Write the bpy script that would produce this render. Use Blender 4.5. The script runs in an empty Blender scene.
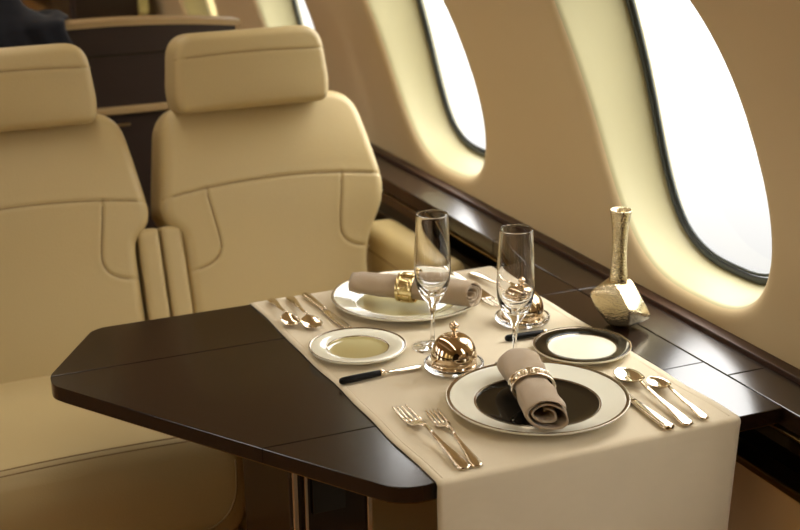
import bpy, bmesh, math, random
import numpy as np
from mathutils import Vector, Matrix
random.seed(7)
rng = np.random.default_rng(5)
S = bpy.context.scene
COL = S.collection
PI = math.pi

# ------------------------------------------------------------------ helpers
def link(o, parent=None):
    COL.objects.link(o)
    if parent is not None:
        o.parent = parent
    return o

def obj(name, bm, m, parent=None, smooth=True, angle=None):
    me = bpy.data.meshes.new(name)
    bmesh.ops.recalc_face_normals(bm, faces=bm.faces[:])
    bm.to_mesh(me); bm.free()
    for ms in (m if isinstance(m, (list, tuple)) else [m]):
        me.materials.append(ms)
    if smooth:
        me.shade_smooth()
        if angle is not None:
            me.set_sharp_from_angle(angle=math.radians(angle))
    return link(bpy.data.objects.new(name, me), parent)

def tag(o, label=None, cat=None, group=None, kind=None):
    if label: o['label'] = label
    if cat: o['category'] = cat
    if group: o['group'] = group
    if kind: o['kind'] = kind
    return o

def thing(name, label, cat, loc=(0, 0, 0), rz=0, group=None):
    o = bpy.data.objects.new(name, None)
    o.empty_display_size = .05
    link(o); o.location = loc; o.rotation_euler = (0, 0, rz)
    return tag(o, label, cat, group)

def kids(o): return [c for c in COL.objects if c.parent == o]

def dup(root, loc, rz, label, parent=None):
    r = root.copy(); link(r); r.location = loc; r.rotation_euler = (0, 0, rz)
    r['label'] = label
    for ch in kids(root):
        c = ch.copy(); link(c, r)
        for g in kids(ch):
            link(g.copy(), c)
    return r

def box(bm, x0, x1, y0, y1, z0, z1, bev=0, seg=3, mi=0):
    r = bmesh.ops.create_cube(bm, size=1)
    vs = r['verts']
    for v in vs:
        v.co = Vector((x0 + (v.co.x + .5) * (x1 - x0), y0 + (v.co.y + .5) * (y1 - y0), z0 + (v.co.z + .5) * (z1 - z0)))
    fs = {f for v in vs for f in v.link_faces}
    for f in fs: f.material_index = mi
    if bev:
        es = list({e for v in vs for e in v.link_edges})
        bmesh.ops.bevel(bm, geom=es, offset=bev, segments=seg, profile=.5, affect='EDGES')
    return bm

def B(*a, **k): return box(bmesh.new(), *a, **k)

def lathe(bm, prof, n=64, c=(0, 0, 0), mats=None, sx=1, sy=1):
    rings = []
    for (r, z) in prof:
        if r < 1e-6:
            rings.append([bm.verts.new((c[0], c[1], c[2] + z))])
        else:
            rings.append([bm.verts.new((c[0] + sx * r * math.cos(2 * PI * k / n), c[1] + sy * r * math.sin(2 * PI * k / n), c[2] + z)) for k in range(n)])
    for i in range(len(rings) - 1):
        a, b = rings[i], rings[i + 1]
        for k in range(n):
            k2 = (k + 1) % n
            if len(a) == 1 and len(b) == 1: continue
            if len(a) == 1: vs = (a[0], b[k], b[k2])
            elif len(b) == 1: vs = (a[k], b[0], a[k2])
            else: vs = (a[k], b[k], b[k2], a[k2])
            f = bm.faces.new(vs)
            if mats: f.material_index = mats[i]
    return bm

def tube(bm, pts, r, n=8, closed=False):
    pts = [Vector(p) for p in pts]
    rings = []
    up = Vector((0, 0, 1)); N = len(pts)
    prev = None
    for i, p in enumerate(pts):
        if closed: t = pts[(i + 1) % N] - pts[i - 1]
        else: t = pts[min(i + 1, N - 1)] - pts[max(i - 1, 0)]
        t.normalize()
        a = prev if prev is not None else (up if abs(t.z) < .9 else Vector((1, 0, 0)))
        s = (a - t * a.dot(t)).normalized()
        prev = s
        b = t.cross(s)
        rr = r[i] if isinstance(r, (list, tuple)) else r
        rings.append([bm.verts.new(p + (s * math.cos(2 * PI * k / n) + b * math.sin(2 * PI * k / n)) * rr) for k in range(n)])
    for i in range(N if closed else N - 1):
        a, b = rings[i], rings[(i + 1) % N]
        for k in range(n):
            bm.faces.new((a[k], a[(k + 1) % n], b[(k + 1) % n], b[k]))
    if not closed:
        bm.faces.new(rings[0][::-1]); bm.faces.new(rings[-1])
    return bm

def prism(bm, poly, z0, z1, bev=0, seg=3):
    a = [bm.verts.new((x, y, z0)) for x, y in poly]
    b = [bm.verts.new((x, y, z1)) for x, y in poly]
    n = len(poly)
    bm.faces.new(a[::-1]); top = bm.faces.new(b)
    for k in range(n):
        bm.faces.new((a[k], a[(k + 1) % n], b[(k + 1) % n], b[k]))
    if bev:
        es = [e for f in bm.faces if len(f.verts) == n for e in f.edges]
        bmesh.ops.bevel(bm, geom=list(set(es)), offset=bev, segments=seg, profile=.5, affect='EDGES')
    return bm

def round_poly(pts, rad, n=6):
    out = []
    N = len(pts)
    for i in range(N):
        p = Vector(pts[i]); a = Vector(pts[i - 1]); b = Vector(pts[(i + 1) % N])
        r = rad[i] if isinstance(rad, (list, tuple)) else rad
        if r <= 0: out.append(tuple(p)); continue
        r = min(r, .48 * (a - p).length, .48 * (b - p).length)
        da = (a - p).normalized(); db = (b - p).normalized()
        p0 = p + da * r; p1 = p + db * r
        for k in range(n + 1):
            t = k / n
            out.append(tuple(p0 * (1 - t) ** 2 + p * 2 * t * (1 - t) + p1 * t * t))
    return out

# ------------------------------------------------------------------ materials
def srgb(r, g, b):
    f = lambda c: c / 12.92 if c <= .04045 else ((c + .055) / 1.055) ** 2.4
    return (f(r / 255), f(g / 255), f(b / 255), 1)

def mat(name, col, rough=.5, metal=0, coat=0, coat_rough=.1, var=0, vscale=8, stretch=(1, 1, 1), bump=0, bscale=300, btype='noise', spec=.5, sheen=0, ior=1.45, trans=0, rvar=0):
    m = bpy.data.materials.new(name); m.use_nodes = True
    nt = m.node_tree; p = nt.nodes['Principled BSDF']
    c = srgb(*col) if max(col) > 1 else (*col, 1)
    I = p.inputs
    I['Base Color'].default_value = c; I['Roughness'].default_value = rough; I['Metallic'].default_value = metal
    I['Coat Weight'].default_value = coat; I['Coat Roughness'].default_value = coat_rough
    I['Specular IOR Level'].default_value = spec; I['IOR'].default_value = ior
    I['Transmission Weight'].default_value = trans; I['Sheen Weight'].default_value = sheen
    tc = nt.nodes.new('ShaderNodeTexCoord'); mp = nt.nodes.new('ShaderNodeMapping')
    mp.inputs['Scale'].default_value = stretch
    nt.links.new(tc.outputs['Object'], mp.inputs['Vector'])
    if var:
        n = nt.nodes.new('ShaderNodeTexNoise'); n.inputs['Scale'].default_value = vscale; n.inputs['Detail'].default_value = 6
        nt.links.new(mp.outputs[0], n.inputs['Vector'])
        mr = nt.nodes.new('ShaderNodeMix'); mr.data_type = 'RGBA'
        lo = tuple(x * (1 - var) for x in c[:3]) + (1,); hi = tuple(min(1, x * (1 + var)) for x in c[:3]) + (1,)
        mr.inputs[6].default_value = lo; mr.inputs[7].default_value = hi
        nt.links.new(n.outputs['Fac'], mr.inputs[0]); nt.links.new(mr.outputs[2], I['Base Color'])
        if rvar:
            q = nt.nodes.new('ShaderNodeMapRange'); q.inputs['To Min'].default_value = rough - rvar; q.inputs['To Max'].default_value = rough + rvar
            nt.links.new(n.outputs['Fac'], q.inputs['Value']); nt.links.new(q.outputs[0], I['Roughness'])
    if bump:
        if btype == 'voronoi':
            t = nt.nodes.new('ShaderNodeTexVoronoi'); out = t.outputs['Distance']
        elif btype == 'weave':
            t = None
        else:
            t = nt.nodes.new('ShaderNodeTexNoise'); t.inputs['Detail'].default_value = 4; out = t.outputs['Fac']
        if t is None:
            w1 = nt.nodes.new('ShaderNodeTexWave'); w1.bands_direction = 'X'; w2 = nt.nodes.new('ShaderNodeTexWave'); w2.bands_direction = 'Y'
            for w in (w1, w2):
                w.inputs['Scale'].default_value = bscale; w.inputs['Distortion'].default_value = 1.5; w.inputs['Detail'].default_value = 2
                nt.links.new(tc.outputs['Object'], w.inputs['Vector'])
            ad = nt.nodes.new('ShaderNodeMath'); ad.operation = 'MULTIPLY'
            nt.links.new(w1.outputs['Fac'], ad.inputs[0]); nt.links.new(w2.outputs['Fac'], ad.inputs[1]); out = ad.outputs[0]
        else:
            t.inputs['Scale'].default_value = bscale
            nt.links.new(tc.outputs['Object'], t.inputs['Vector'])
        b = nt.nodes.new('ShaderNodeBump'); b.inputs['Strength'].default_value = bump; b.inputs['Distance'].default_value = .001
        nt.links.new(out, b.inputs['Height']); nt.links.new(b.outputs[0], I['Normal'])
        if coat: nt.links.new(b.outputs[0], I['Coat Normal'])
    return m

def thin_glass(name, f0=.04, tint=(1, 1, 1)):
    m = bpy.data.materials.new(name); m.use_nodes = True
    nt = m.node_tree; nt.nodes.clear()
    o = nt.nodes.new('ShaderNodeOutputMaterial'); mx = nt.nodes.new('ShaderNodeMixShader')
    t = nt.nodes.new('ShaderNodeBsdfTransparent'); t.inputs[0].default_value = (*tint, 1)
    g = nt.nodes.new('ShaderNodeBsdfGlossy'); g.inputs['Roughness'].default_value = .01
    lw = nt.nodes.new('ShaderNodeLayerWeight'); pw = nt.nodes.new('ShaderNodeMath'); pw.operation = 'POWER'; pw.inputs[1].default_value = 5
    fr = nt.nodes.new('ShaderNodeMath'); fr.operation = 'MULTIPLY_ADD'; fr.inputs[1].default_value = 1 - f0; fr.inputs[2].default_value = f0; fr.use_clamp = True
    lw.inputs['Blend'].default_value = .5
    nt.links.new(lw.outputs['Facing'], pw.inputs[0]); nt.links.new(pw.outputs[0], fr.inputs[0])
    nt.links.new(fr.outputs[0], mx.inputs[0]); nt.links.new(t.outputs[0], mx.inputs[1]); nt.links.new(g.outputs[0], mx.inputs[2])
    nt.links.new(mx.outputs[0], o.inputs[0])
    return m

M = dict(
    leather=mat('cream leather', (188, 168, 122), .42, var=.05, vscale=5, bump=.25, bscale=420, btype='voronoi', spec=.4),
    leather_side=mat('tan leather side', (180, 158, 108), .45, var=.05, vscale=5, bump=.25, bscale=420, btype='voronoi', spec=.4),
    seam=mat('leather seam thread', (140, 116, 76), .7),
    wall=mat('tan wall lining', (206, 184, 144), .62, var=.03, vscale=3, bump=.08, bscale=600),
    reveal=mat('cream window reveal', (172, 164, 126), .45, var=.02, vscale=3),
    seal=mat('grey rubber seal', (58, 62, 60), .45, bump=.1, bscale=200),
    pane=thin_glass('window pane glass'),
    wood=mat('dark stained veneer', (30, 16, 8), .2, spec=.6, var=.35, vscale=14, stretch=(1.2, 14, 8), bump=.05, bscale=120, rvar=.03),
    ledgewood=mat('dark ledge veneer', (40, 27, 19), .24, spec=1.0, var=.25, vscale=14, stretch=(10, 1.2, 8)),
    trimwood=mat('brown trim veneer', (60, 38, 25), .42, var=.2, vscale=14, stretch=(14, 1, 8)),
    gloss=mat('gloss black panel', (8, 7, 6), .08, coat=.5, coat_rough=.03, var=.1, vscale=6),
    gold=mat('brushed gold trim', (124, 98, 54), .35, metal=1, var=.1, vscale=40, stretch=(20, 1, 1)),
    silver=mat('polished silver', (228, 216, 196), .1, metal=1, var=.02, vscale=30, bump=.01, bscale=60),
    rose=mat('polished rose silver', (214, 192, 162), .05, metal=1, var=.02, vscale=30),
    platinum=mat('platinum band', (150, 138, 122), .18, metal=1, var=.05, vscale=30),
    gilt=mat('polished gold', (222, 202, 152), .16, metal=1, var=.05, vscale=60, bump=.15, bscale=150),
    hammered=mat('hammered champagne metal', (206, 192, 158), .2, metal=1, bump=.65, bscale=380, btype='voronoi', var=.06, vscale=40),
    smoothmetal=mat('satin champagne metal', (214, 198, 160), .2, metal=1, var=.04, vscale=40, bump=.1, bscale=200),
    china=mat('cream china', (232, 230, 212), .12, coat=.5, coat_rough=.03, var=.01, vscale=10),
    khaki=mat('khaki glaze', (182, 170, 118), .14, coat=.6, coat_rough=.04, var=.05, vscale=12),
    black_glaze=mat('black glaze', (10, 8, 6), .06, spec=.38, var=.1, vscale=12),
    handle=mat('black resin handle', (8, 7, 6), .38, spec=.2, var=.1, vscale=50),
    linen=mat('beige linen', (211, 197, 168), .85, sheen=.25, var=.05, vscale=18, bump=.25, bscale=420, btype='weave', spec=.2),
    napkin=mat('taupe linen', (170, 149, 121), .85, sheen=.3, var=.09, vscale=40, bump=.5, bscale=420, btype='weave', spec=.2),
    glass=mat('crystal glass', (1., 1., 1.), 0, trans=1, ior=1.5),
    carpet=mat('tan carpet', (172, 130, 86), .95, var=.2, vscale=60, bump=.6, bscale=500),
    ceiling=mat('cream ceiling lining', (214, 198, 160), .7, var=.02, vscale=2),
    navy=mat('navy wool cloth', (12, 14, 24), .95, sheen=.1, var=.2, vscale=30, bump=.3, bscale=500),
    darkpanel=mat('dark brown panel', (44, 32, 26), .4, var=.15, vscale=10, stretch=(1, 1, 12)),
    captan=mat('tan leather cap', (158, 132, 90), .45, var=.05, vscale=6, bump=.2, bscale=420, btype='voronoi'),
    beigepanel=mat('beige fabric panel', (188, 158, 116), .7, var=.04, vscale=20, bump=.15, bscale=500),
    shade=mat('cream window shade', (222, 208, 164), .6, var=.02, vscale=4),
    chrome=mat('chrome', (200, 190, 176), .12, metal=1, var=.03, vscale=30),
)

nt = M['shade'].node_tree; p = nt.nodes['Principled BSDF']; o = nt.nodes['Material Output']
tl = nt.nodes.new('ShaderNodeBsdfTranslucent'); tl.inputs[0].default_value = srgb(226, 206, 150); mxs = nt.nodes.new('ShaderNodeMixShader'); mxs.inputs[0].default_value = .35
nt.links.new(p.outputs[0], mxs.inputs[1]); nt.links.new(tl.outputs[0], mxs.inputs[2]); nt.links.new(mxs.outputs[0], o.inputs[0])

# ------------------------------------------------------------------ camera
CAMZ = 1.52
CR = Matrix(((0.9136979372538583, -0.40622385052563176, -0.01175851700570889), (0.13695127671929216, 0.2805380411407515, 0.9500225025113174), (0.3826230877286422, 0.8696439448055965, -0.31195990447485483)))
right, up, fwd = Vector(CR[0]), Vector(CR[1]), Vector(CR[2])
cd = bpy.data.cameras.new('camera'); cam = bpy.data.objects.new('camera', cd); COL.objects.link(cam)
mw = Matrix((right, up, -fwd)).transposed().to_4x4(); mw.translation = Vector((0, 0, CAMZ)); cam.matrix_world = mw
cd.sensor_width = 36; cd.lens = 1420.97 / 800 * 36; cd.clip_start = .05
cd.dof.use_dof = True; cd.dof.focus_distance = 1.98; cd.dof.aperture_fstop = 5.0
S.camera = cam

# ------------------------------------------------------------------ cabin shell
XC = .07                                   # cabin centre line
WR, WC = 1.30, .58
def wallx(z): return 1.295 - 1.290 + math.sqrt(max(0, WR * WR - (z - WC) ** 2))
WZ0, WZ1 = .70, 1.72
WA, WB, WZC, WN = .222, .30, 1.056, 2.9
PER = .9
WY = [1.779 + PER * k for k in range(-3, 7)]

def sup(t, a, b, n=WN):
    c, s = math.cos(t), math.sin(t)
    return a * math.copysign(abs(c) ** (2 / n), c), b * math.copysign(abs(s) ** (2 / n), s)

def wall_pt(y, z, d=0, side=1):
    x = wallx(z); nz = (z - WC) / WR; nx = math.sqrt(1 - nz * nz)
    px, pz = x + nx * d, z + nz * d
    return Vector((px if side > 0 else 2 * XC - px, y, pz))

def pdepth(z): return .105 + .034 * min(1.4, max(-.1, (z - .85) / .37))

def build_wall(side):
    bm = bmesh.new(); NA = 96
    angs = [2 * PI * k / NA for k in range(NA)]
    # superellipse angles resampled evenly by arc
    for yc in WY:
        def rect(dy, dz):
            hy = PER / 2; hz = (WZ1 - WZC) if dz > 0 else (WZC - WZ0)
            s = min(hy / abs(dy) if abs(dy) > 1e-9 else 1e9, hz / abs(dz) if abs(dz) > 1e-9 else 1e9)
            return dy * s, dz * s
        base = [sup(t, WA, WB) for t in angs]
        # snap nearest angles to rectangle corners
        outer = [rect(*p) for p in base]
        for sy in (-1, 1):
            for hz in (WZ1 - WZC, -(WZC - WZ0)):
                k = min(range(NA), key=lambda i: (outer[i][0] - sy * PER / 2) ** 2 + (outer[i][1] - hz) ** 2)
                outer[k] = (sy * PER / 2, hz)
        rings = []
        LIP = .022
        for f in (1, .8, .6, .4, .2, .08):
            rings.append(([(o[0] * f + (1 - f) * b[0] * (1 + LIP / WA), o[1] * f + (1 - f) * b[1] * (1 + LIP / WB)) for o, b in zip(outer, base)], 0, 0))
        for q in (0, 20, 40, 60, 80, 90):
            a = math.radians(q); ins = LIP * (1 - math.sin(a)); d = LIP * .8 * (1 - math.cos(a))
            rings.append(([(b[0] * (1 + ins / WA), b[1] * (1 + ins / WB)) for b in base], d, 0 if q < 70 else 1))
        for k in range(1, 7):
            f = k / 6
            rings.append(([(b[0] * (1 - .022 * f * f / WA), b[1] * (1 - .012 * f / WB)) for b in base], (LIP * .8, f), 1))
        prev = None
        for pts, d, mi in rings:
            vs = []
            for p in pts:
                dd = d if not isinstance(d, tuple) else d[0] + d[1] * (pdepth(WZC + p[1]) - d[0])
                vs.append(bm.verts.new(wall_pt(yc + p[0], WZC + p[1], dd, side)))
            if prev:
                for k in range(NA):
                    f = bm.faces.new((prev[k], prev[(k + 1) % NA], vs[(k + 1) % NA], vs[k])); f.material_index = mi
            prev = vs
    bmesh.ops.remove_doubles(bm, verts=bm.verts[:], dist=.0005)
    return bm

tag(obj('wall_right', build_wall(1), [M['wall'], M['reveal']]), kind='structure')
tag(obj('wall_left', build_wall(-1), [M['wall'], M['reveal']]), kind='structure')

PA, PB = WA - .020, WB - .0115
def build_window(n, yc, side, shade=False):
    NA = 72; D = 0
    bm = bmesh.new()
    c = bm.verts.new(wall_pt(yc, WZC, pdepth(WZC) - .006, side))
    rings = []
    for f in (.35, .7, 1.03):
        rings.append([bm.verts.new(wall_pt(yc + p[0] * f, WZC + p[1] * f, pdepth(WZC + p[1] * f) - .006, side)) for p in (sup(2 * PI * k / NA, PA, PB) for k in range(NA))])
    for k in range(NA): bm.faces.new((c, rings[0][k], rings[0][(k + 1) % NA]))
    for a, b in zip(rings, rings[1:]):
        for k in range(NA): bm.faces.new((a[k], b[k], b[(k + 1) % NA], a[(k + 1) % NA]))
    w = tag(obj('window_%d' % n, bm, M['pane']), kind='structure')
    bm = bmesh.new()
    pts = [wall_pt(yc + p[0], WZC + p[1], pdepth(WZC + p[1]) - .012, side) for p in (sup(2 * PI * k / NA, PA - .004, PB - .004) for k in range(NA))]
    tube(bm, pts, .006, 8, closed=True)
    pts = [wall_pt(yc + p[0], WZC + p[1], pdepth(WZC + p[1]) - .012, side) for p in (sup(2 * PI * k / NA, PA - .013, PB - .013) for k in range(NA))]
    tube(bm, pts, .003, 6, closed=True)
    obj('window_seal', bm, M['seal'], w)
    if shade:
        bm = bmesh.new()
        rr = [[bm.verts.new(wall_pt(yc + p[0] * f, WZC + p[1] * f, pdepth(WZC + p[1] * f) - .026, side)) for p in (sup(2 * PI * k / NA, PA, PB) for k in range(NA))] for f in (1.02, .5, .05)]
        for a, b in zip(rr, rr[1:]):
            for k in range(NA): bm.faces.new((a[k], b[k], b[(k + 1) % NA], a[(k + 1) % NA]))
        bm.faces.new(rr[-1])
        obj('window_shade', bm, M['shade'], w)
    # daylight portal just outside the glass
    pl = bpy.data.lights.new('daylight portal', 'AREA'); pl.shape = 'RECTANGLE'; pl.size = 2 * PA; pl.size_y = 2 * PB
    pl.cycles.is_portal = True
    po = bpy.data.objects.new('daylight_portal', pl); COL.objects.link(po)
    p = wall_pt(yc, WZC, pdepth(WZC) + .03, side); nz = (WZC - WC) / WR; nx = math.sqrt(1 - nz * nz) * side
    po.matrix_world = Matrix.Translation(p) @ Vector((nx, 0, nz)).to_track_quat('Z', 'Y').to_matrix().to_4x4()

n = 1
for side in (1, -1):
    for i, yc in enumerate(WY):
        closed = (i < 3 or i > 6) if side == -1 else (i < 2 or i >= 6)  # shades on the unseen left and rear windows are added to cut daylight
        build_window(n, yc, side, closed); n += 1

Y0, Y1 = WY[0] - PER / 2, WY[-1] + PER / 2
tag(obj('floor', B(-1.4, 1.6, Y0 - .05, Y1 + .05, -.05, 0), M['carpet'], smooth=False), kind='structure')
bm = bmesh.new()
def ceil_pts():
    xr = wallx(WZ1)
    pts = []
    for k in range(25):
        t = -1 + 2 * k / 24
        pts.append((XC + t * (xr - XC + .004), WZ1 - .002 + .16 * (1 - abs(t) ** 2.5)))
    return pts
cp = ceil_pts()
a = [bm.verts.new((x, Y0 - .05, z)) for x, z in cp]; b = [bm.verts.new((x, Y1 + .05, z)) for x, z in cp]
for k in range(24): bm.faces.new((a[k], a[k + 1], b[k + 1], b[k]))
tag(obj('ceiling', bm, M['ceiling']), kind='structure')
tag(obj('wall_front', B(-1.4, 1.6, Y1, Y1 + .05, 0, 1.95), M['wall'], smooth=False), kind='structure')
tag(obj('wall_back', B(-1.4, 1.6, Y0 - .05, Y0, 0, 1.95), M['darkpanel'], smooth=False), kind='structure')
# lower side panels, recess and ledge, both sides
def mx(x, s): return x if s > 0 else 2 * XC - x
def sbox(x0, x1, y0, y1, z0, z1, s, **k):
    a, b = sorted((mx(x0, s), mx(x1, s)))
    return B(a, b, y0, y1, z0, z1, **k)
k = 1
for s in (1, -1):
    tag(obj('wall_lower_' + ('right' if s > 0 else 'left'), sbox(1.2, 1.34, Y0, Y1, 0, .598, s), M['beigepanel'], smooth=False), kind='structure')
    tag(obj('trim_%d' % k, sbox(1.235, 1.34, Y0, Y1, .598, .702, s), M['gloss'], smooth=False), kind='structure'); k += 1
    tag(obj('trim_%d' % k, sbox(1.196, 1.24, Y0, Y1, .598, .612, s, bev=.003), M['gold'], smooth=False), kind='structure'); k += 1
    tag(obj('trim_%d' % k, sbox(1.196, 1.215, Y0, Y1, .684, .688, s, bev=.001), M['gold'], smooth=False), kind='structure'); k += 1
    bm = sbox(1.274, 1.32, Y0, Y1, .69, .727, s, bev=.0015)
    tag(obj('trim_%d' % k, bm, M['trimwood'], smooth=False), kind='structure'); k += 1
# ledge top is made of separate lengths with fine joints
LY = [Y0, .35, 1.0, 1.555, 1.975, 2.29, 3.02, 3.75, 4.5, 5.4, 6.3, Y1]
for y0, y1 in zip(LY, LY[1:]):
    tag(obj('trim_%d' % k, B(1.2012, 1.273, y0 + .001, y1 - .001, .690, .7195, bev=.0015, seg=2), M['ledgewood'], smooth=False), kind='structure'); k += 1
tag(obj('trim_%d' % k, sbox(1.2, 1.273, Y0, Y1, .690, .72, -1), M['ledgewood'], smooth=False), kind='structure'); k += 1

# ------------------------------------------------------------------ table
TZ = .72
outline = [(.408, 2.147), (.306, 1.978), (.303, 1.942), (.625, 1.427), (1.1985, 1.427), (1.1985, 2.147)]
def clip(poly, y0, y1):
    def half(P, yy, keep_above):
        out = []
        for i in range(len(P)):
            p, q = P[i], P[(i + 1) % len(P)]
            ip = (p[1] >= yy) == keep_above or p[1] == yy; iq = (q[1] >= yy) == keep_above or q[1] == yy
            if ip: out.append(p)
            if ip != iq:
                t = (yy - p[1]) / (q[1] - p[1]); out.append((p[0] + t * (q[0] - p[0]), yy))
        return out
    return half(half(poly, y0, True), y1, False)
rp = round_poly(outline, [.02, .014, .014, .03, 0, 0])
table = thing('table', 'dark veneered table with a clipped corner, set for two beside the cabin window', 'table', (.82, 1.79, 0))
T = Vector((.82, 1.79, 0))
def loc(poly): return [(x - T.x, y - T.y) for x, y in poly]
for nm, y0, y1 in (('table_leaf', 1.40, 1.6104), ('table_top', 1.6116, 1.9744), ('table_leaf', 1.9756, 2.2)):
    bm = bmesh.new(); prism(bm, loc(clip(rp, y0, y1)), TZ - .022, TZ, bev=.0012, seg=2)
    obj(nm, bm, M['wood'], table, smooth=False)
inset = [(.416, 2.139), (.314, 1.975), (.311, 1.945), (.630, 1.435), (1.1985, 1.435), (1.1985, 2.139)]
bm = bmesh.new(); prism(bm, loc(round_poly(inset, [.02, .014, .014, .03, 0, 0])), TZ - .028, TZ - .0221, bev=.001, seg=2)
obj('under_frame', bm, M['gold'], table, smooth=False)
ped = obj('pedestal', B(.575 - T.x, .70 - T.x, 1.70 - T.y, 1.92 - T.y, 0, TZ - .031, bev=.004), M['wood'], table, smooth=False)
for x in (.578, .690):
    obj('corner_strip', B(x - T.x, x + .008 - T.x, 1.694 - T.y, 1.70 - T.y, 0, TZ - .032, bev=.0015), M['chrome'], ped, smooth=False)
obj('control_panel', B(.607 - T.x, .658 - T.x, 1.695 - T.y, 1.70 - T.y, .56, .62, bev=.001), M['gloss'], ped, smooth=False)
obj('latch', B(.594 - T.x, .599 - T.x, 1.690 - T.y, 1.70 - T.y, .52, .64, bev=.001), M['chrome'], ped, smooth=False)
obj('foot_plate', B(.55 - T.x, .725 - T.x, 1.66 - T.y, 1.96 - T.y, 0, .02, bev=.004), M['gold'], ped, smooth=False)

# ------------------------------------------------------------------ table runner (cloth)
RX0, RX1, RYF, RYB, RT = .671, 1.123, 1.424, 2.149, .0022
def runner():
    bm = bmesh.new()
    path = []       # (y, z, hang) from the back hem over the table to the front hem
    for k in range(9): path.append((RYB + .0045, TZ - .18 + .022 * k, 1 - k / 9))
    for k in range(5):
        a = PI / 2 * k / 4; path.append((RYB - .004 + .0085 * math.cos(a), TZ - .004 + .0062 * math.sin(a), 0))
    N = 60
    for k in range(1, N): path.append((RYB - .004 + (RYF + .004 - RYB + .004) * k / N, TZ + RT, 0))
    for k in range(5):
        a = PI / 2 * k / 4; path.append((RYF + .004 - .0085 * math.sin(a), TZ - .004 + .0062 * math.cos(a), 0))
    for k in range(1, 33): path.append((RYF - .0045, TZ - .004 - .011 * k, k / 32))
    NX = 56
    grid = []
    for i, (y, z, h) in enumerate(path):
        row = []
        for j in range(NX + 1):
            t = j / NX
            x = RX0 + (RX1 - RX0) * t
            dy = dz = 0
            front = y < 1.6
            if h > 0:
                s = -1 if front else 1
                dy = s * h * (.012 + .008 * math.sin(7 * t + .5) * h + .004 * math.sin(17 * t))
                x += (-.03 * h * t if front else 0)
            else:
                x += .0012 * math.sin(y * 19) + .0008 * math.sin(y * 43 + 1)
                dz = .0005 * math.sin(x * 60 + y * 23) * math.sin(y * 31) + .0005
            row.append(bm.verts.new((x, y + dy, z + dz)))
        grid.append(row)
    for a, b in zip(grid, grid[1:]):
        for j in range(NX): bm.faces.new((a[j], a[j + 1], b[j + 1], b[j]))
    return bm
ru = obj('table_runner', runner(), M['linen'])
sm = ru.modifiers.new('thickness', 'SOLIDIFY'); sm.thickness = .0016; sm.offset = -1
tag(ru, 'beige linen runner lying across the dark table and hanging over its near edge', 'table runner')
for x in (RX0 + .011, RX1 - .011):
    bm = bmesh.new(); tube(bm, [(x + .0012 * math.sin(y * 19) + .0008 * math.sin(y * 43 + 1), y, TZ + RT + .0004 + .0005 * math.sin(x * 60 + y * 23) * math.sin(y * 31)) for y in (RYB - .006 - (RYB - RYF - .012) * k / 60 for k in range(61))], .0006, 5)
    obj('hem_stitching', bm, M['linen'], ru)
CZ = TZ + RT + .0006        # cloth surface

# ------------------------------------------------------------------ plates
def plate(name, label, loc, R, rw, rim, well, group):
    """R outer radius, rw radius of the well"""
    H = .019 * (R / .1285) ** .6
    t = thing(name, label, 'plate', loc, 0, group)
    bm = bmesh.new()
    prof = [(rw * .78, .004), (rw * .8, 0), (rw * .84, 0), (rw * .86, .003), (rw * 1.02, .0035), (R * .985, H - .0035), (R, H - .0012), (R * .9975, H)]
    lathe(bm, [(0, .004)] + prof, 96)
    obj('underside', bm, M['china'], t)
    bm = bmesh.new()
    prof = [(rw * 1.02, .0098), (rw * 1.06, .0112), (R * .8 + rw * .2, .0112 + (H - .0112) * .7), (R * .955, H - .001)]
    lathe(bm, prof, 96); obj('rim', bm, rim, t)
    bm = bmesh.new()
    lathe(bm, [(0, .0066), (rw * .8, .0066), (rw * .93, .0072), (rw * .985, .0088)], 96); obj('well', bm, well, t)
    bm = bmesh.new()
    lathe(bm, [(rw * .985, .0088), (rw * 1.0, .0096), (rw * 1.02, .0098)], 96)
    obj('inner_band', bm, M['platinum'], t)
    bm = bmesh.new()
    lathe(bm, [(R * .955, H - .001), (R * .985, H + .0002), (R * .9975, H)], 96)
    obj('edge_band', bm, M['platinum'], t)
    return t
plate('dinner_plate', 'large cream plate with a black centre, silver edged, at the near place setting', (.8925, 1.566, CZ), .1258, .0855, M['china'], M['black_glaze'], None)
plate('dinner_plate', 'large cream plate with a khaki centre, at the far place setting by the seats', (.901, 2.026, CZ), .1235, .084, M['china'], M['khaki'], None)
plate('bread_plate', 'small cream plate with a khaki centre, left of the glasses near the runner edge', (.747, 1.861, CZ), .074, .047, M['china'], M['khaki'], None)
plate('bread_plate', 'small black rimmed plate with a cream centre, next to the metal bud vase', (1.053, 1.716, CZ), .074, .052, M['black_glaze'], M['china'], None)

# ------------------------------------------------------------------ cutlery
def loft(bm, st, nw=8):
    """st: stations (y, x, half width, z, thickness, dish)"""
    rings = []
    for (y, x, w, z, t, d) in st:
        top = []; bot = []
        for k in range(nw + 1):
            u = -1 + 2 * k / nw
            zz = z + d * (u * u - 1)
            e = math.sqrt(max(0, 1 - u ** 4))
            top.append((x + u * w, y, zz + t / 2 * e)); bot.append((x + u * w, y, zz - t / 2 * e))
        ring = top + bot[::-1][1:-1]
        rings.append([bm.verts.new(p) for p in ring])
    n = len(rings[0])
    for a, b in zip(rings, rings[1:]):
        for k in range(n): bm.faces.new((a[k], a[(k + 1) % n], b[(k + 1) % n], b[k]))
    bm.faces.new(rings[0]); bm.faces.new(rings[-1][::-1])
    return bm

def handle_stations(L, s=1.0):
    # from butt (y=0) to neck (y=L)
    P = [(0, .004), (.012, .0088), (.05, .0098), (.16, .0092), (.35, .0066), (.6, .0042), (.82, .0029), (1, .0029)]
    st = []
    for f, w in P:
        z = .0035 + (.0045 * math.sin(PI * min(1, f)) if f < .5 else .0045 + .006 * ((f - .5) / .5) ** 1.5)
        st.append((f * L, 0, w * s, z, .0042 - .001 * f, 0))
    return st

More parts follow.
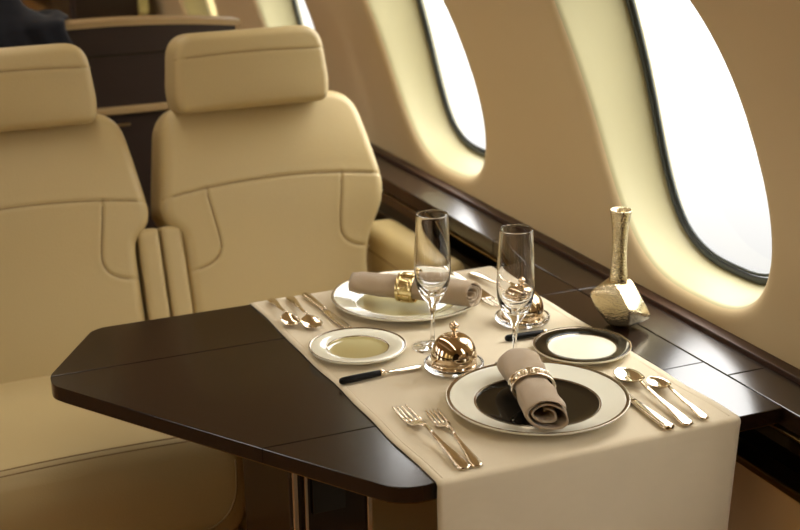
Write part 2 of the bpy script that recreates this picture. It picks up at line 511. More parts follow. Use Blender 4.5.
def fork(L=.205):
    t = thing('fork', '', 'fork')
    hl = L * .57
    obj('handle', loft(bmesh.new(), handle_stations(hl)), M['silver'], t)
    bm = bmesh.new()
    zt = .0145
    loft(bm, [(hl - .002, 0, .003, zt - .001, .003, 0), (hl + .012, 0, .005, zt - .003, .0028, .0005), (hl + .022, 0, .0105, zt - .0075, .0024, .0012), (hl + .034, 0, .0122, zt - .0095, .002, .0015), (hl + .040, 0, .0122, zt - .0095, .0018, .0012)], 10)
    for i in range(4):
        x = -.0102 + .0068 * i
        y0 = hl + .037; yl = L - y0
        dz = .0012 * ((x / .0102) ** 2 - 1)
        loft(bm, [(y0, x, .0023, zt - .0095 + dz, .002, 0), (y0 + yl * .3, x * .99, .0023, zt - .0096 + dz, .0019, 0), (y0 + yl * .65, x * .97, .0021, zt - .0088 + dz, .0017, 0), (y0 + yl * .93, x * .96, .0016, zt - .0076 + dz, .0014, 0), (y0 + yl, x * .96, .0005, zt - .0070 + dz, .0008, 0)], 4)
    obj('tines', bm, M['silver'], t)
    return t

def spoon(L=.20, bw=.0195, bl=.062, s=1.0):
    t = thing('spoon', '', 'spoon')
    hl = L - bl
    obj('handle', loft(bmesh.new(), handle_stations(hl, s)), M['silver'], t)
    bm = bmesh.new(); st = [(hl - .002, 0, .0029 * s, .0140, .003, 0)]
    for k in range(1, 31):
        f = .5 - .5 * math.cos(PI * k / 30)
        w = max(.0012 if k == 30 else .0029 * s, bw * (1 - abs((f - .56) / (.56 if f < .56 else .44)) ** 2.3) ** .62)
        rimz = .0135 - .004 * min(1, f * 2.5)
        st.append((hl + bl * f, 0, w, rimz, .0016, .0075 * (w / bw) ** 1.5))
    obj('bowl', loft(bm, st, 12), M['silver'], t)
    return t

def knife(L=.235):
    t = thing('knife', '', 'knife')
    hl = L * .46
    P = [(0, .004), (.02, .0085), (.1, .0092), (.5, .008), (.9, .0065), (1, .006)]
    obj('handle', loft(bmesh.new(), [(f * hl, 0, w, .0042, .0078 - .002 * f, 0) for f, w in P]), M['silver'], t)
    bl = L - hl
    obj('blade', loft(bmesh.new(), [(hl + f * bl, x, w, .0036, .0017, 0) for f, x, w in ((-.02, 0, .005), (.05, 0, .0062), (.12, .0005, .008), (.5, .001, .0095), (.8, .001, .0095), (.93, -.001, .0072), (1, -.005, .002))]), M['silver'], t)
    return t

def butter_knife(L=.135):
    t = thing('butter_knife', '', 'knife')
    hl = .066
    bm = bmesh.new()
    tube(bm, [(0, f, .0066) for f in (0, .0015, .005, .02, .05, hl - .002, hl)], [.0022, .0042, .0053, .0055, .0050, .0046, .0042], 14)
    obj('handle', bm, M['handle'], t)
    bm = bmesh.new(); tube(bm, [(0, y, .0066) for y in (hl - .001, hl + .001, hl + .004, hl + .006)], [.0052, .0055, .0052, .004], 14)
    obj('collar', bm, M['silver'], t)
    bl = L - hl
    obj('blade', loft(bmesh.new(), [(hl + f * bl, x, w, .0066 - .003 * f, .0018, 0) for f, x, w in ((.06, 0, .0035), (.2, 0, .004), (.4, .0005, .006), (.7, .001, .0072), (.92, 0, .006), (1, -.001, .002))]), M['silver'], t)
    return t

def put(o, butt, tip, label, first=True):
    """lay a piece of cutlery on the cloth, butt of the handle at the first point"""
    d = Vector(tip) - Vector(butt)
    rz = math.atan2(d.y, d.x) - PI / 2
    if first:
        o.location = (butt[0], butt[1], CZ); o.rotation_euler = (0, 0, rz); o['label'] = label; return o
    return dup(o, (butt[0], butt[1], CZ), rz, label)

fk = fork()
put(fk, (.717, 1.434), (.717, 1.642), 'silver fork at the near left corner of the runner, leftmost of the near pair')
put(fk, (.734, 1.434), (.752, 1.604), 'smaller silver fork just left of the black centred plate', False).scale = (.87, .87, .87)
put(fk, (1.067, 2.116), (1.085, 1.92), 'outer silver fork right of the far plate, its handle end by the far table edge', False)
put(fk, (1.034, 2.142), (1.030, 1.94), 'silver fork tucked against the right edge of the far plate', False)
sp = spoon(.197)
put(sp, (1.042, 1.424), (1.058, 1.62), 'large silver spoon right of the black centred plate')
ts = spoon(.143, .0150, .047, .8); ts.name = 'teaspoon'
put(ts, (1.073, 1.430), (1.080, 1.572), 'small silver spoon nearest the near right corner of the runner')
put(ts, (.704, 2.137), (.694, 2.0), 'smaller silver spoon at the far left corner of the runner', False)
put(sp, (.737, 2.136), (.721, 1.97), 'silver spoon between the far knife and the outermost far spoon', False).scale = (.85, .85, .85)
kf = knife(.213)
put(kf, (1.013, 1.424), (1.024, 1.64), 'silver knife right of the black centred plate, its blade under the rim')
put(kf, (.765, 2.137), (.771, 1.95), 'silver knife lying left of the far khaki centred plate', False).scale = (.85, .85, .85)
bk = butter_knife()
put(bk, (.675, 1.754), (.806, 1.763), 'black handled butter knife in front of the small khaki centred plate')
put(bk, (.968, 1.802), (1.10, 1.797), 'black handled butter knife half hidden behind the black rimmed plate', False)

# ------------------------------------------------------------------ napkins and rings
def napkin(name, label, p0, p1, rx, rz, turns, zc, seed, pinch=.8, fl0=1.0, fl1=1.0, spin=0):
    """rolled cloth from p0 to p1 (x, y); rx across, rz upright half sizes"""
    rr = random.Random(seed)
    a = Vector((p0[0], p0[1], zc[0])); b = Vector((p1[0], p1[1], zc[1]))
    ax = (b - a); L = ax.length; ax.normalize()
    sd = Vector((ax.y, -ax.x, 0)).normalized(); upv = sd.cross(ax); 
    if upv.z < 0: upv = -upv
    NT = int(34 * turns); th = .0024
    prof = []
    for k in range(NT + 1):
        f = k / NT; ang = spin + 2 * PI * turns * f; r = .16 + .84 * min(1, (f * 1.3) ** .75) - .02 * (1 - f)
        prof.append((r, ang))
    loop = [(r, an) for r, an in prof] + [(max(.04, r - th / rx), an) for r, an in prof[::-1]]
    NS = 36; o = thing(name, label, 'napkin', (a + b) / 2 - Vector((0, 0, rz)))
    org = o.location.copy()
    ph = [rr.uniform(0, 6.28) for _ in range(8)]
    bm = bmesh.new(); rings = []
    for i in range(NS + 1):
        s = i / NS
        c = a + ax * (L * s)
        g = 1 - (1 - pinch) * math.exp(-((s - .5) / .13) ** 2)
        fx = fl0 + (fl1 - fl0) * s
        g *= 1 - .16 * math.exp(-(s / .05) ** 2) - .05 * math.exp(-((1 - s) / .03) ** 2)
        ring = []
        for (r, an) in loop:
            w = 1 + .035 * math.sin(2 * an + ph[0] + 5 * s) + .03 * math.sin(3 * an + ph[1] - 7 * s) + .022 * math.sin(5 * an + ph[2] + 11 * s) + .05 * math.exp(-((s - .5) / .16) ** 2) * (.3 + min(1, abs(s - .5) / .1)) * math.sin(7 * an + ph[4] + 3 * s) + .02 * math.sin(2 * an + 23 * s + ph[5]) * math.sin(9 * s + ph[6])
            w += .030 * math.exp(-((s - .5) / .3) ** 2) * math.sin(4 * an + 31 * (s - .5) + ph[7]) + .025 * math.sin(3 * an + 17 * s + ph[1]) * math.sin(6 * s + ph[2])
            w = 1 + (w - 1) * (.2 + .8 * min(1, abs(s - .5) / .13))
            if r < .93: w *= 1 + .10 * math.sin(3 * an * .5 + ph[7])
            endsh = .006 * math.sin(an + ph[3]) * (abs(2 * s - 1) ** 6) * (1 if s > .5 else -1)
            p = c + sd * (rx * fx * g * r * w * math.cos(an)) + upv * (rz * (2 - fx if fx > 1 else 1) * g * r * w * math.sin(an)) + ax * (endsh + .008 * (1 - r) * (1 if s < .5 else -1) * (abs(2 * s - 1) ** 6))
            ring.append(bm.verts.new(p - org))
        rings.append(ring)
    n = len(rings[0])
    for p, q in zip(rings, rings[1:]):
        for k in range(n): bm.faces.new((p[k], p[(k + 1) % n], q[(k + 1) % n], q[k]))
    m = NT + 1
    for ring in (rings[0], rings[-1]):
        for k in range(NT): bm.faces.new((ring[k], ring[k + 1], ring[n - 2 - k], ring[n - 1 - k]))
    obj('cloth_roll', bm, M['napkin'], o)
    return a, ax, sd, upv, L

na = napkin('napkin', 'taupe rolled napkin lying on the black centred plate', (.911, 1.660), (.850, 1.462), .0305, .0195, 2.3, (CZ + .0375, CZ + .0375), 3, .80, 1.04, .98, spin=.7)
nb = napkin('napkin', 'taupe rolled napkin lying on the far khaki centred plate', (.820, 2.068), (.976, 1.923), .0235, .0215, 4.3, (CZ + .0395, CZ + .0395), 8, .86, 1.25, 1.0, spin=1.2)

def band(bm, c, ax, sd, upv, rx, rz, w, th, n=56, holes=False):
    rings = []
    for i in range(n):
        a = 2 * PI * i / n
        d = sd * math.cos(a) * rx + upv * math.sin(a) * rz
        nn = (sd * math.cos(a) / rx + upv * math.sin(a) / rz).normalized()
        ring = []
        for (s, t) in ((-1, 0), (-.92, .8), (-.6, 1), (.6, 1), (.92, .8), (1, 0)):
            ring.append(bm.verts.new(c + d + nn * th * t + ax * (w / 2 * s)))
        rings.append(ring)
    for i in range(n):
        p, q = rings[i], rings[(i + 1) % n]
        for k in range(5):
            bm.faces.new((p[k], p[k + 1], q[k + 1], q[k]))
        bm.faces.new((p[5], p[0], q[0], q[5]))
def ring_thing(label, frame, s, rx, rz, style):
    a, ax, sd, upv, L = frame
    c = a + ax * (L * s)
    t = thing('napkin_ring', label, 'napkin ring', c - Vector((0, 0, rz)))
    o = Vector(t.location); c0 = c - o
    bm = bmesh.new()
    if style == 'silver':
        band(bm, c0, ax, sd, upv, rx, rz, .022, .0022)
        obj('band', bm, M['silver'], t)
        for sg in (-1, 1):
            bm = bmesh.new(); band(bm, c0 + ax * .010 * sg, ax, sd, upv, rx + .0012, rz + .0012, .004, .0022); obj('border', bm, M['silver'], t)
        bm = bmesh.new()
        for k in range(5):
            aa = PI * (.28 + .11 * k)
            p = c0 + sd * math.cos(aa) * (rx + .003) + upv * math.sin(aa) * (rz + .003)
            bmesh.ops.create_uvsphere(bm, u_segments=14, v_segments=8, radius=.0036, matrix=Matrix.Translation(p))
        tag(obj('beads', bm, M['silver'], t), kind='stuff')
    else:
        for sg in (-1, 1):
            bm = bmesh.new(); band(bm, c0 + ax * .0115 * sg, ax, sd, upv, rx, rz, .006, .0024); obj('border', bm, M['gilt'], t)
        bm = bmesh.new(); band(bm, c0, ax, sd, upv, rx - .0002, rz - .0002, .018, .0008); obj('band', bm, M['gilt'], t)
        for k in range(10):
            aa = 2 * PI * (k + .35) / 10
            p = c0 + sd * math.cos(aa) * (rx + .0012) + upv * math.sin(aa) * (rz + .0012)
            nn = (sd * math.cos(aa) + upv * math.sin(aa)); tt = ax.cross(nn)
            bm = bmesh.new(); box(bm, -.009, .009, -.0035, .0035, -.0014, .0014, bev=.001, seg=2)
            mt = Matrix((ax, tt, nn)).transposed().to_4x4(); mt.translation = p
            bm.transform(mt); obj('cross_bar', bm, M['gilt'], t)
    return t
ring_thing('silver napkin ring with small beads, on the napkin of the black centred plate', na, .5, .0278, .0188, 'silver')
ring_thing('gold openwork napkin ring around the napkin on the far plate', nb, .47, .0254, .0220, 'gilt')

# ------------------------------------------------------------------ champagne flutes
def flute():
    t = thing('champagne_flute', '', 'glass')
    H = .212
    bm = bmesh.new()
    outer = [(.0264, H + .0002), (.0266, H - .001), (.0268, H - .004), (.0285, H - .03), (.0305, H - .065), (.0310, H - .085), (.0295, H - .102), (.0255, H - .116), (.0195, H - .127), (.0125, H - .136), (.0072, H - .143), (.0046, H - .152)]
    inner = [(0, H - .1255), (.008, H - .1245), (.0165, H - .1185), (.0235, H - .110), (.0280, H - .099), (.0298, H - .085), (.0293, H - .065), (.0273, H - .03), (.0257, H - .004), (.0256, H - .001), (.0256, H - .0001)]
    stem = [(.0031, H - .165), (.0027, .03), (.0032, .012), (.0055, .007), (.011, .0045), (.022, .0028), (.0305, .0018), (.0312, .001), (.0305, 0), (0, 0)]
    lathe(bm, inner + [(.0258, H + .0004)] + outer + stem[:2], 48)
    bm2 = bmesh.new()
    sc = lambda P, f: [(r * f, z) for r, z in P]
    lathe(bm2, sc(inner + [(.0258, H + .0004)] + outer, .9) + stem, 48)
    bm.free()
    obj('glass_body', bm2, M['glass'], t)
    return t
fl = flute()
fl.location = (.859, 1.832, CZ); fl['label'] = 'champagne flute standing between the small khaki plate and the far plate'; fl['group'] = 'champagne flutes'
dup(fl, (.934, 1.709, CZ), .5, 'champagne flute standing between the two metal butter domes, nearer the window')
for c in kids(fl): c.name = 'glass_body'

# ------------------------------------------------------------------ butter domes on glass dishes
def dome():
    t = thing('butter_dome', '', 'butter dome')
    bm = bmesh.new()
    prof = [(.0365, 0), (.0372, .001), (.0368, .0035), (.0352, .0045), (.0350, .0085), (.0362, .0095), (.0364, .0115)]
    lathe(bm, [(r * .93, z) for r, z in prof], 64); obj('base_band', bm, M['rose'], t)
    bm = bmesh.new()
    prof = [(.0364, .0115), (.0362, .016), (.0352, .0225), (.033, .0295), (.0295, .036), (.0245, .0415), (.018, .0455), (.011, .0478), (.0045, .0487), (.003, .0489)]
    lathe(bm, [(r * .93, z) for r, z in prof], 64); obj('cover', bm, M['rose'], t)
    bm = bmesh.new()
    prof = [(.0045, .0485), (.0042, .0505), (.0026, .0525), (.0034, .0545), (.0062, .0568), (.0074, .060), (.0066, .0632), (.0036, .0652), (.0022, .0660), (.0020, .0672), (0, .0680)]
    lathe(bm, prof, 32); obj('knob', bm, M['rose'], t)
    return t
def dish():
    t = thing('butter_dish', '', 'dish')
    bm = bmesh.new()
    prof = [(0, 0), (.026, 0), (.031, .002), (.041, .0045), (.0438, .008), (.0440, .0125), (.0425, .0135), (.0408, .0125), (.0395, .0092), (.0380, .0083), (.030, .008), (0, .008)]
    lathe(bm, prof, 64); obj('glass_body', bm, M['glass'], t)
    return t
dm = dome(); ds = dish()
for first, (x, y), l1, l2 in ((True, (.849, 1.738), 'polished metal butter dome standing near the middle of the runner', 'clear glass dish under the butter dome in the middle of the runner'),
                              (False, (1.034, 1.868), 'polished metal butter dome partly behind a flute, nearer the window', 'clear glass dish under the butter dome nearer the window')):
    if first:
        dm.location = (x, y, CZ + .0082); ds.location = (x, y, CZ); dm['label'] = l1; ds['label'] = l2
    else:
        dup(dm, (x, y, CZ + .0082), .4, l1); dup(ds, (x, y, CZ), 0, l2)

# ------------------------------------------------------------------ bud vase
vs = thing('bud_vase', 'hammered champagne metal bud vase with a tall thin neck by the window', 'vase', (1.156, 1.769, TZ))
U, W_ = Vector((.914, -.406, 0)), Vector((.406, .914, 0))
pts = [(-.040, .052, .030), (-.030, .067, .022), (-.012, .078, .008), (-.005, .068, -.006), (.006, .042, -.014), (.010, .014, -.006), (.006, 0, .010), (-.013, .003, .018), (-.032, .030, .032),
       (.001, .079, .018), (.016, .076, .030), (.043, .018, .016), (.037, .010, .020), (-.014, .002, .034), (.010, 0, .030), (-.030, .052, .052), (-.024, .034, .050), (.018, .068, .044), (.036, .020, .040), (-.010, .076, .042)]
bm = bmesh.new()
vv = [bm.verts.new(U * u * 1.2 + W_ * w * 1.2 + Vector((0, 0, z * 1.0))) for u, z, w in pts]
r = bmesh.ops.convex_hull(bm, input=vv)
bmesh.ops.delete(bm, geom=[v for v in bm.verts if not v.link_faces], context='VERTS')
bmesh.ops.dissolve_limit(bm, angle_limit=math.radians(14), verts=bm.verts[:], edges=bm.edges[:])
bmesh.ops.bevel(bm, geom=bm.edges[:], offset=.0035, segments=3, profile=.5, affect='EDGES', clamp_overlap=True)
bm.normal_update()
for f in bm.faces:
    if f.normal.dot(U) > .45 and f.normal.z > .05 and f.calc_area() > 4e-4: f.material_index = 1
obj('body', bm, [M['hammered'], M['smoothmetal']], vs, angle=40)
bm = bmesh.new()
n0 = U * -.003 + W_ * .028
prof = [(.0002, .066), (.0125, .066), (.0115, .085), (.0102, .105), (.0096, .13), (.0098, .15), (.0108, .17), (.0126, .188), (.0139, .1985), (.0144, .2005), (.0138, .2012), (.0124, .2), (.0108, .185), (.0085, .15), (.0085, .12), (0, .118)]
lathe(bm, [(r * 1.2, z if z < .1 else z - .009 * (z - .1) / .1) for r, z in prof], 40, (n0.x, n0.y, 0)); obj('neck', bm, M['hammered'], vs)

# ------------------------------------------------------------------ leather seats
def seg_dist(P, A, Bp):
    d = Bp - A; L2 = (d * d).sum() + 1e-12
    t = np.clip(((P - A) @ d) / L2, 0, 1)
    return np.linalg.norm(P - (A + t[:, None] * d), axis=1)
def poly_dist(P, pts, closed):
    pts = np.array(pts, float); D = np.full(len(P), 9.)
    for i in range(len(pts) if closed else len(pts) - 1):
        D = np.minimum(D, seg_dist(P, pts[i], pts[(i + 1) % len(pts)]))
    return D
def pad(outline, frame, thick, rnd, seams=(), dome=.0, nu=120, nv=130, gw=.0021, gd=.0032, warp=None):
    """upholstered panel: a front surface rounded at its outline, with sewn grooves, and straight sides"""
    O, U_, V_, N_ = frame
    ol = np.array(outline); v0, v1 = ol[:, 1].min(), ol[:, 1].max()
    def span(v):
        xs = []
        for i in range(len(ol)):
            p, q = ol[i], ol[(i + 1) % len(ol)]
            if (p[1] - v) * (q[1] - v) <= 0 and abs(p[1] - q[1]) > 1e-9:
                xs.append(p[0] + (v - p[1]) / (q[1] - p[1]) * (q[0] - p[0]))
        return min(xs), max(xs)
    ease = lambda t: .45 * t + .55 * (.5 - .5 * math.cos(PI * t))
    P = []
    for j in range(nv + 1):
        v = v0 + (v1 - v0) * min(1 - 1e-4, max(1e-4, ease(j / nv)))
        a, b = span(v)
        for i in range(nu + 1): P.append((a + (b - a) * ease(i / nu), v))
    P = np.array(P)
    e = poly_dist(P, outline, True)
    q = np.clip((rnd - e) / rnd, 0, 1)
    h = rnd * (np.sqrt(np.maximum(0, 1 - q * q)) - 1)
    uc = (ol[:, 0].min() + ol[:, 0].max()) / 2; hw = (ol[:, 0].max() - ol[:, 0].min()) / 2; vc = (v0 + v1) / 2; hv = (v1 - v0) / 2
    h += dome * np.clip(1 - ((P[:, 0] - uc) / hw) ** 2, 0, 1) * np.clip(1 - ((P[:, 1] - vc) / hv) ** 4, 0, 1)
    if warp is not None: h += warp(P)
    for s in seams:
        d = poly_dist(P, s, False)
        h += -gd * np.exp(-(d / gw) ** 2) + .0003 * np.exp(-((d - .008) / .006) ** 2)
    bm = bmesh.new()
    vsx = [bm.verts.new(O + U_ * u + V_ * v + N_ * hh) for (u, v), hh in zip(P.tolist(), h.tolist())]
    n1 = nu + 1
    pad.threads = []
    for sline in seams:
        line = []
        for (p, q) in zip(sline, sline[1:]):
            m = max(1, int(math.dist(p, q) / .006))
            for k in range(m): line.append((p[0] + (q[0] - p[0]) * k / m, p[1] + (q[1] - p[1]) * k / m))
        line.append(sline[-1]); hs = []
        for p in line:
            dd = (P[:, 0] - p[0]) ** 2 + (P[:, 1] - p[1]) ** 2
            hs.append(h[np.argsort(dd)[:4]].mean())
        hs = np.convolve(np.pad(hs, 2, mode='edge'), np.ones(5) / 5, 'valid')
        pad.threads.append([O + U_ * u + V_ * v + N_ * (float(z) + .0006) for (u, v), z in zip(line, hs)][1:-1])
    for j in range(nv):
        for i in range(nu): bm.faces.new((vsx[j * n1 + i], vsx[j * n1 + i + 1], vsx[(j + 1) * n1 + i + 1], vsx[(j + 1) * n1 + i]))
    loop = [j * n1 + nu for j in range(nv + 1)]
    bnd = [i for i in range(n1)] + loop[1:] + [nv * n1 + i for i in range(nu - 1, -1, -1)] + [j * n1 for j in range(nv - 1, 0, -1)]
    prev = [vsx[i] for i in bnd]
    K = len(prev)
    back = rnd + thick
    for dd, ins in ((rnd + thick * .25, 0), (rnd + thick * .75, 0), (back - .012, .002), (back - .004, .006), (back, .014)):
        cur = []
        for i in bnd:
            u, v = P[i]; s = 1 - ins / hw
            cur.append(bm.verts.new(O + U_ * (uc + (u - uc) * s) + V_ * (vc + (v - vc) * (1 - ins / hv)) - N_ * dd))
        for k in range(K): bm.faces.new((prev[k], prev[(k + 1) % K], cur[(k + 1) % K], cur[k]))
        prev = cur
    bm.faces.new(prev)
    return bm

RA = math.radians(18.4)
SX = Vector((1, 0, 0)); SV = Vector((0, math.sin(RA), math.cos(RA))); SN = Vector((0, -math.cos(RA), math.sin(RA)))
def bez(p, n=14):
    p = [np.array(q, float) for q in p]
    return [tuple((1 - t) ** 3 * p[0] + 3 * t * (1 - t) ** 2 * p[1] + 3 * t * t * (1 - t) * p[2] + t ** 3 * p[3]) for t in (k / n for k in range(n + 1))]

def make_seat(xc, hx=-.027):
    t = thing('cabin_seat', '', 'seat', (xc, 2.35, 0))
    off = Vector((0, -2.35, 0))
    O = Vector((0, 2.528, .48)) + off
    hw = .236
    base = [(-.197, -.06), (.178, -.06), (.180, .175), (.243, .282), (.200, .505), (-.200, .505), (-hw, .285), (-.199, .245), (-.197, .225)]
    ol = round_poly(base, [.02, .02, .05, .045, .06, .06, .035, .012, .01], 8)
    top_seam = [(-hw, .318)] + [(u, .318 + .020 * (1 - (u / hw) ** 2)) for u in np.linspace(-hw * .97, hw * .97, 25)] + [(hw, .318)]
    sl = bez([(-.142, .331), (-.137, .28), (-.125, .24), (-.127, .215)]) + bez([(-.127, .215), (-.130, .185), (-.16, .178), (-.20, .172)])
    sr = [(-u, v) for u, v in sl]
    warp = lambda P: .010 * np.exp(-((P[:, 1] - .33) / .12) ** 2) - .014 * np.clip((P[:, 1] - .36) / .15, 0, 1) ** 2
    obj('backrest', pad(ol, (O, SX, SV, SN), .093, .022, [top_seam, sl, sr], .008, 190, 210, warp=warp), M['leather'], t)
    back = kids(t)[0]
    for th in pad.threads:
        obj('stitching', tube(bmesh.new(), th, .0009, 5), M['seam'], back)
    # headrest
    ha = math.radians(9)
    HV = Vector((0, math.sin(ha), math.cos(ha))); HN = Vector((0, -math.cos(ha), math.sin(ha)))
    HO = Vector((0, 2.632, .946)) + off
    hb = [(-.154, 0), (.154, 0), (.160, .04), (.148, .153), (-.148, .153), (-.160, .04)]
    hol = round_poly(hb, [.022, .022, .03, .045, .045, .03], 8)
    hs = [(-.16, .104)] + [(u, .104 + .006 * (1 - (u / .16) ** 2)) for u in np.linspace(-.155, .155, 21)] + [(.16, .104)]
    side1 = [(-.140, .014), (-.146, .04), (-.134, .132)]; side2 = [(-u, v) for u, v in side1]
    HO = HO + SX * hx
    hr = obj('headrest', pad(hol, (HO, SX, HV, HN), .085, .016, [hs], .010, 130, 90, gw=.0018, gd=.0016), M['leather'], t)
    for th in pad.threads:
        obj('stitching', tube(bmesh.new(), th, .0008, 5), M['seam'], hr)
    for sx in (-.06, .06):
        bm = bmesh.new(); tube(bm, [Vector((sx + hx, 2.70, .90)) + off, Vector((sx + hx, 2.70, 1.0)) + off], .008, 10)
        obj('headrest_post', bm, M['chrome'], hr)
    # seat cushion
    bm = bmesh.new()
    prof = [(2.60, .36), (2.60, .43), (2.53, .500), (2.40, .508), (2.115, .506), (2.088, .46), (2.092, .36), (2.11, .325), (2.58, .325)]
    pr = round_poly(prof, [0, 0, .03, .05, .026, .03, .03, .03, 0], 6)
    NXC = 40; rings = []
    for i in range(NXC + 1):
        q = -1 + 2 * i / NXC
        u = .243 * math.copysign(1 - (1 - abs(q)) ** 1.6, q)
        ed = max(0, (abs(u) - .213) / .030); sh = 1 - math.sqrt(max(0, 1 - ed * ed))
        crown = .010 * (1 - (u / .243) ** 2)
        ring = []
        for (y, z) in pr:
            cy, cz = 2.35, .43
            yy = y + (cy - y) * sh * .10; zz = z + (cz - z) * sh * .30
            if z > .48: zz += crown * min(1, max(0, (2.6 - y) / .2)) * (1 if y > 2.12 else .6)
            ring.append(bm.verts.new((u, yy + off.y, zz)))
        rings.append(ring)
    n = len(pr)
    for a, b in zip(rings, rings[1:]):
        for k in range(n): bm.faces.new((a[k], a[(k + 1) % n], b[(k + 1) % n], b[k]))
    bm.faces.new(rings[0]); bm.faces.new(rings[-1][::-1])
    cu = obj('seat_cushion', bm, M['leather'], t)
    bm = bmesh.new()
    for dy, dz in ((.016, .003), (.004, -.0015)):
        tube(bm, [(u, 2.106 + dy + off.y, .508 + dz + .0075 * (1 - (u / .237) ** 2) - .004 * max(0, (abs(u) - .19) / .03)) for u in np.linspace(-.214, .214, 30)], .0013, 6)
    obj('stitching', bm, M['seam'], cu)
    bm = bmesh.new()
    fp = [(-.222, .47)] + bez([(-.222, .44), (-.222, .38), (-.20, .35), (-.14, .347)], 10) + bez([(.14, .347), (.20, .35), (.222, .38), (.222, .44)], 10) + [(.222, .47)]
    tube(bm, [(u, 2.0905 + off.y, z) for u, z in fp], .002, 6)
    obj('piping', bm, M['seam'], cu)
    # shell, base and frame
    obj('side_shell', B(-.237, .237, 2.13 - 2.35, 2.62 - 2.35, .15, .335, bev=.02), M['leather_side'], t)
    obj('base', B(-.19, .19, 2.17 - 2.35, 2.58 - 2.35, 0, .16, bev=.01), M['darkpanel'], t)
    return t

seatR = make_seat(.8815)
seatR['label'] = 'cream leather seat with a headrest, next to the window wall'; seatR['group'] = 'cream leather seats'
seatL = dup(seatR, (.3925, 2.35, 0), 0, 'cream leather seat with a headrest, at the aisle, partly cut off by the picture edge')
for c in kids(seatL):
    if c.name.startswith('headrest'): c.location.x += .021
    if c.name.startswith('backrest'): c.scale.x = -1

def arm_pad(seat, x0, x1):
    w = (x1 - x0); xc = (x0 + x1) / 2 - seat.location.x
    ol = round_poly([(-w / 2, -.03), (w / 2, -.03), (w / 2, .268), (-w / 2, .268)], [.005, .005, .011, .011], 6)
    bm = pad(ol, (Vector((xc, 2.528 - 2.35, .48)) + SN * .004, SX, SV, SN), .08, .011, (), .001, 20, 60)
    return obj('folded_armrest', bm, M['leather'], seat)
for seat, sg in ((seatR, 1), (seatL, -1)):
    arm_pad(seat, *( (.6415, .6835) if sg > 0 else (.5955, .6375)))
arm_pad(seatL, .155, .19)
# armrest along the side wall, belongs to the window seat
bm = bmesh.new(); box(bm, 1.105 - .8815, 1.197 - .8815, 2.37 - 2.35, 2.74 - 2.35, .40, .655, bev=.03, seg=6)
ar = obj('side_armrest', bm, M['leather_side'], seatR)
bm = bmesh.new(); tube(bm, [(1.1045 - .8815, 2.41 - 2.35 + .28 * k / 10, .606) for k in range(11)], .0014, 6)
obj('stitching', bm, M['seam'], ar)

# ------------------------------------------------------------------ behind the seats
cz = thing('cabinet', 'dark brown low cabinet with an arched tan top behind the seats', 'cabinet', (.66, 3.1, 0))
def arch(u): return 1.048 - .0 + .020 * (1 - ((u - .0) / .32) ** 2)
bm = bmesh.new()
for k in range(1): pass
xs = np.linspace(-.42, .305, 30)
f0 = []; 
front = [(x, 0) for x in xs]
def arch_slab(bm, y0, y1, zlo, zhi_fn, x0=-.42, x1=.305):
    X = np.linspace(x0, x1, 30); rows = []
    for x in X:
        zl = zlo(x) if callable(zlo) else zlo
        rows.append([bm.verts.new((x, y0, zl)), bm.verts.new((x, y0, zhi_fn(x))), bm.verts.new((x, y1, zhi_fn(x))), bm.verts.new((x, y1, zl))])
    for a, b in zip(rows, rows[1:]):
        for k in range(4): bm.faces.new((a[k], a[(k + 1) % 4], b[(k + 1) % 4], b[k]))
    bm.faces.new(rows[0]); bm.faces.new(rows[-1][::-1])
    return bm
obj('front_panel', arch_slab(bm, 0, .045, 0, lambda x: arch(x) - .013), M['darkpanel'], cz, smooth=False)
obj('top_cap', arch_slab(bmesh.new(), -.006, .05, lambda x: arch(x) - .013, arch, -.43, .315), M['captan'], cz, smooth=False)
obj('rail', B(-.42, .305, -.02, 0, .862, .878, bev=.004), M['captan'], cz, smooth=False)
obj('panel_joint', B(-.42, .305, -.003, 0, .990, .993), M['gloss'], cz, smooth=False)
obj('handle', B(.0, .045, -.022, 0, .835, .842, bev=.002), M['chrome'], cz, smooth=False)

# navy jacket hung over the cabinet's left end
bm = bmesh.new()
NXJ, NYJ = 40, 44; grid = []
for i in range(NXJ + 1):
    x = .22 + .365 * i / NXJ
    row = []
    for j in range(NYJ + 1):
        s = j / NYJ
        zt = arch(x - .66)
        fold = .012 * math.sin(i * .55 + .6 * math.sin(j * .2)) + .006 * math.sin(i * 1.3 + j * .15)
        bulk = .10 * math.exp(-((x - .33) / .17) ** 4)
        if s < .28:
            f = s / .28; y = 3.075 - .010; z = zt - .10 + (.10 + .012) * f; y += -fold * .5 - .01
        elif s < .72:
            f = (s - .28) / .44; y = 3.075 + .12 * f; z = zt + .014 + bulk * math.sin(PI * f) ** .6 + fold * .7 * math.sin(PI * f)
        else:
            f = (s - .72) / .28; y = 3.198 + fold * .4; z = zt + .012 - .28 * f
        row.append(bm.verts.new((x + .01 * math.sin(j * .4), y, z)))
    grid.append(row)
for a, b in zip(grid, grid[1:]):
    for k in range(NYJ): bm.faces.new((a[k], a[k + 1], b[k + 1], b[k]))
jk = obj('jacket', bm, M['navy'])
jk.modifiers.new('thickness', 'SOLIDIFY').thickness = .006
tag(jk, 'dark navy jacket draped over the cabinet behind the aisle seat', 'jacket')

# dark tall cabinet against the far right wall
t = thing('storage_cabinet', 'dark brown storage cabinet standing against the window wall far behind the seats', 'cabinet', (1.08, 5.18, 0))
obj('body', B(-.12, .12, -.2, .2, 0, .98, bev=.01), M['darkpanel'], t, smooth=False)
obj('door', B(-.11, .11, -.212, -.2, .1, .95, bev=.004), M['darkpanel'], t, smooth=False)

# ------------------------------------------------------------------ light
w = bpy.data.worlds.new('sky'); S.world = w; w.use_nodes = True
bg = w.node_tree.nodes['Background']; bg.inputs[0].default_value = (1, .985, .95, 1)
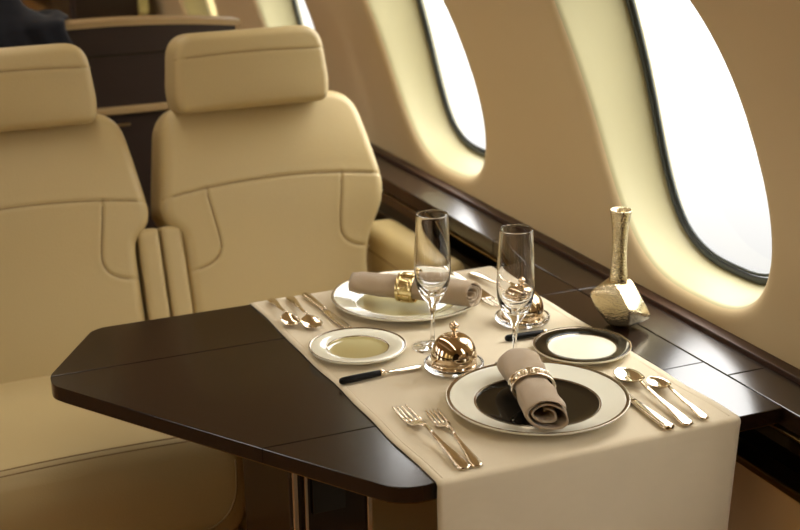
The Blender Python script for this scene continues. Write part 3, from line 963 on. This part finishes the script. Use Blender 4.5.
# overcast sky, brighter on the sun's side (left of the aircraft)
nt = w.node_tree
tc = nt.nodes.new('ShaderNodeTexCoord'); sx = nt.nodes.new('ShaderNodeSeparateXYZ'); mr = nt.nodes.new('ShaderNodeMapRange')
mr.inputs['From Min'].default_value = -.6; mr.inputs['From Max'].default_value = .6
mr.inputs['To Min'].default_value = 1.2; mr.inputs['To Max'].default_value = 1.0
nt.links.new(tc.outputs['Generated'], sx.inputs[0]); nt.links.new(sx.outputs['X'], mr.inputs['Value'])
zr = nt.nodes.new('ShaderNodeMapRange'); zr.inputs['From Min'].default_value = -.40; zr.inputs['From Max'].default_value = .40
nt.links.new(sx.outputs['Z'], zr.inputs['Value'])
def mth(op, a, b):
    n = nt.nodes.new('ShaderNodeMath'); n.operation = op
    for k, q in enumerate((a, b)):
        if isinstance(q, (int, float)): n.inputs[k].default_value = q
        else: nt.links.new(q, n.inputs[k])
    return n.outputs[0]
st_ = mth('ADD', mth('MULTIPLY', mth('POWER', zr.outputs[0], 1.7), 7.6), .72)
nt.links.new(mth('MULTIPLY', st_, mr.outputs[0]), bg.inputs[1])
def area(name, loc, size, power, col, rot=(0, 0, 0)):
    l = bpy.data.lights.new(name, 'AREA'); l.shape = 'RECTANGLE'; l.size, l.size_y = size; l.energy = power; l.color = col
    o = bpy.data.objects.new(name, l); COL.objects.link(o); o.location = loc; o.rotation_euler = rot
    return o
area('ceiling_wash', (.45, 2.9, 1.80), (.10, 5.0), 12, (1, .91, .76))
area('ceiling_wash_aisle', (-.35, 2.9, 1.80), (.10, 5.0), 2, (1, .91, .76))

vs_ = S.view_settings
S.display_settings.display_device = 'sRGB'
vs_.view_transform = 'Standard'; vs_.look = 'None'; vs_.gamma = 1; vs_.use_curve_mapping = False; vs_.exposure = .06
S.cycles.use_denoising = True
S.cycles.max_bounces = 14; S.cycles.diffuse_bounces = 6; S.cycles.glossy_bounces = 6; S.cycles.transmission_bounces = 12; S.cycles.transparent_max_bounces = 12
S.cycles.sample_clamp_indirect = 6
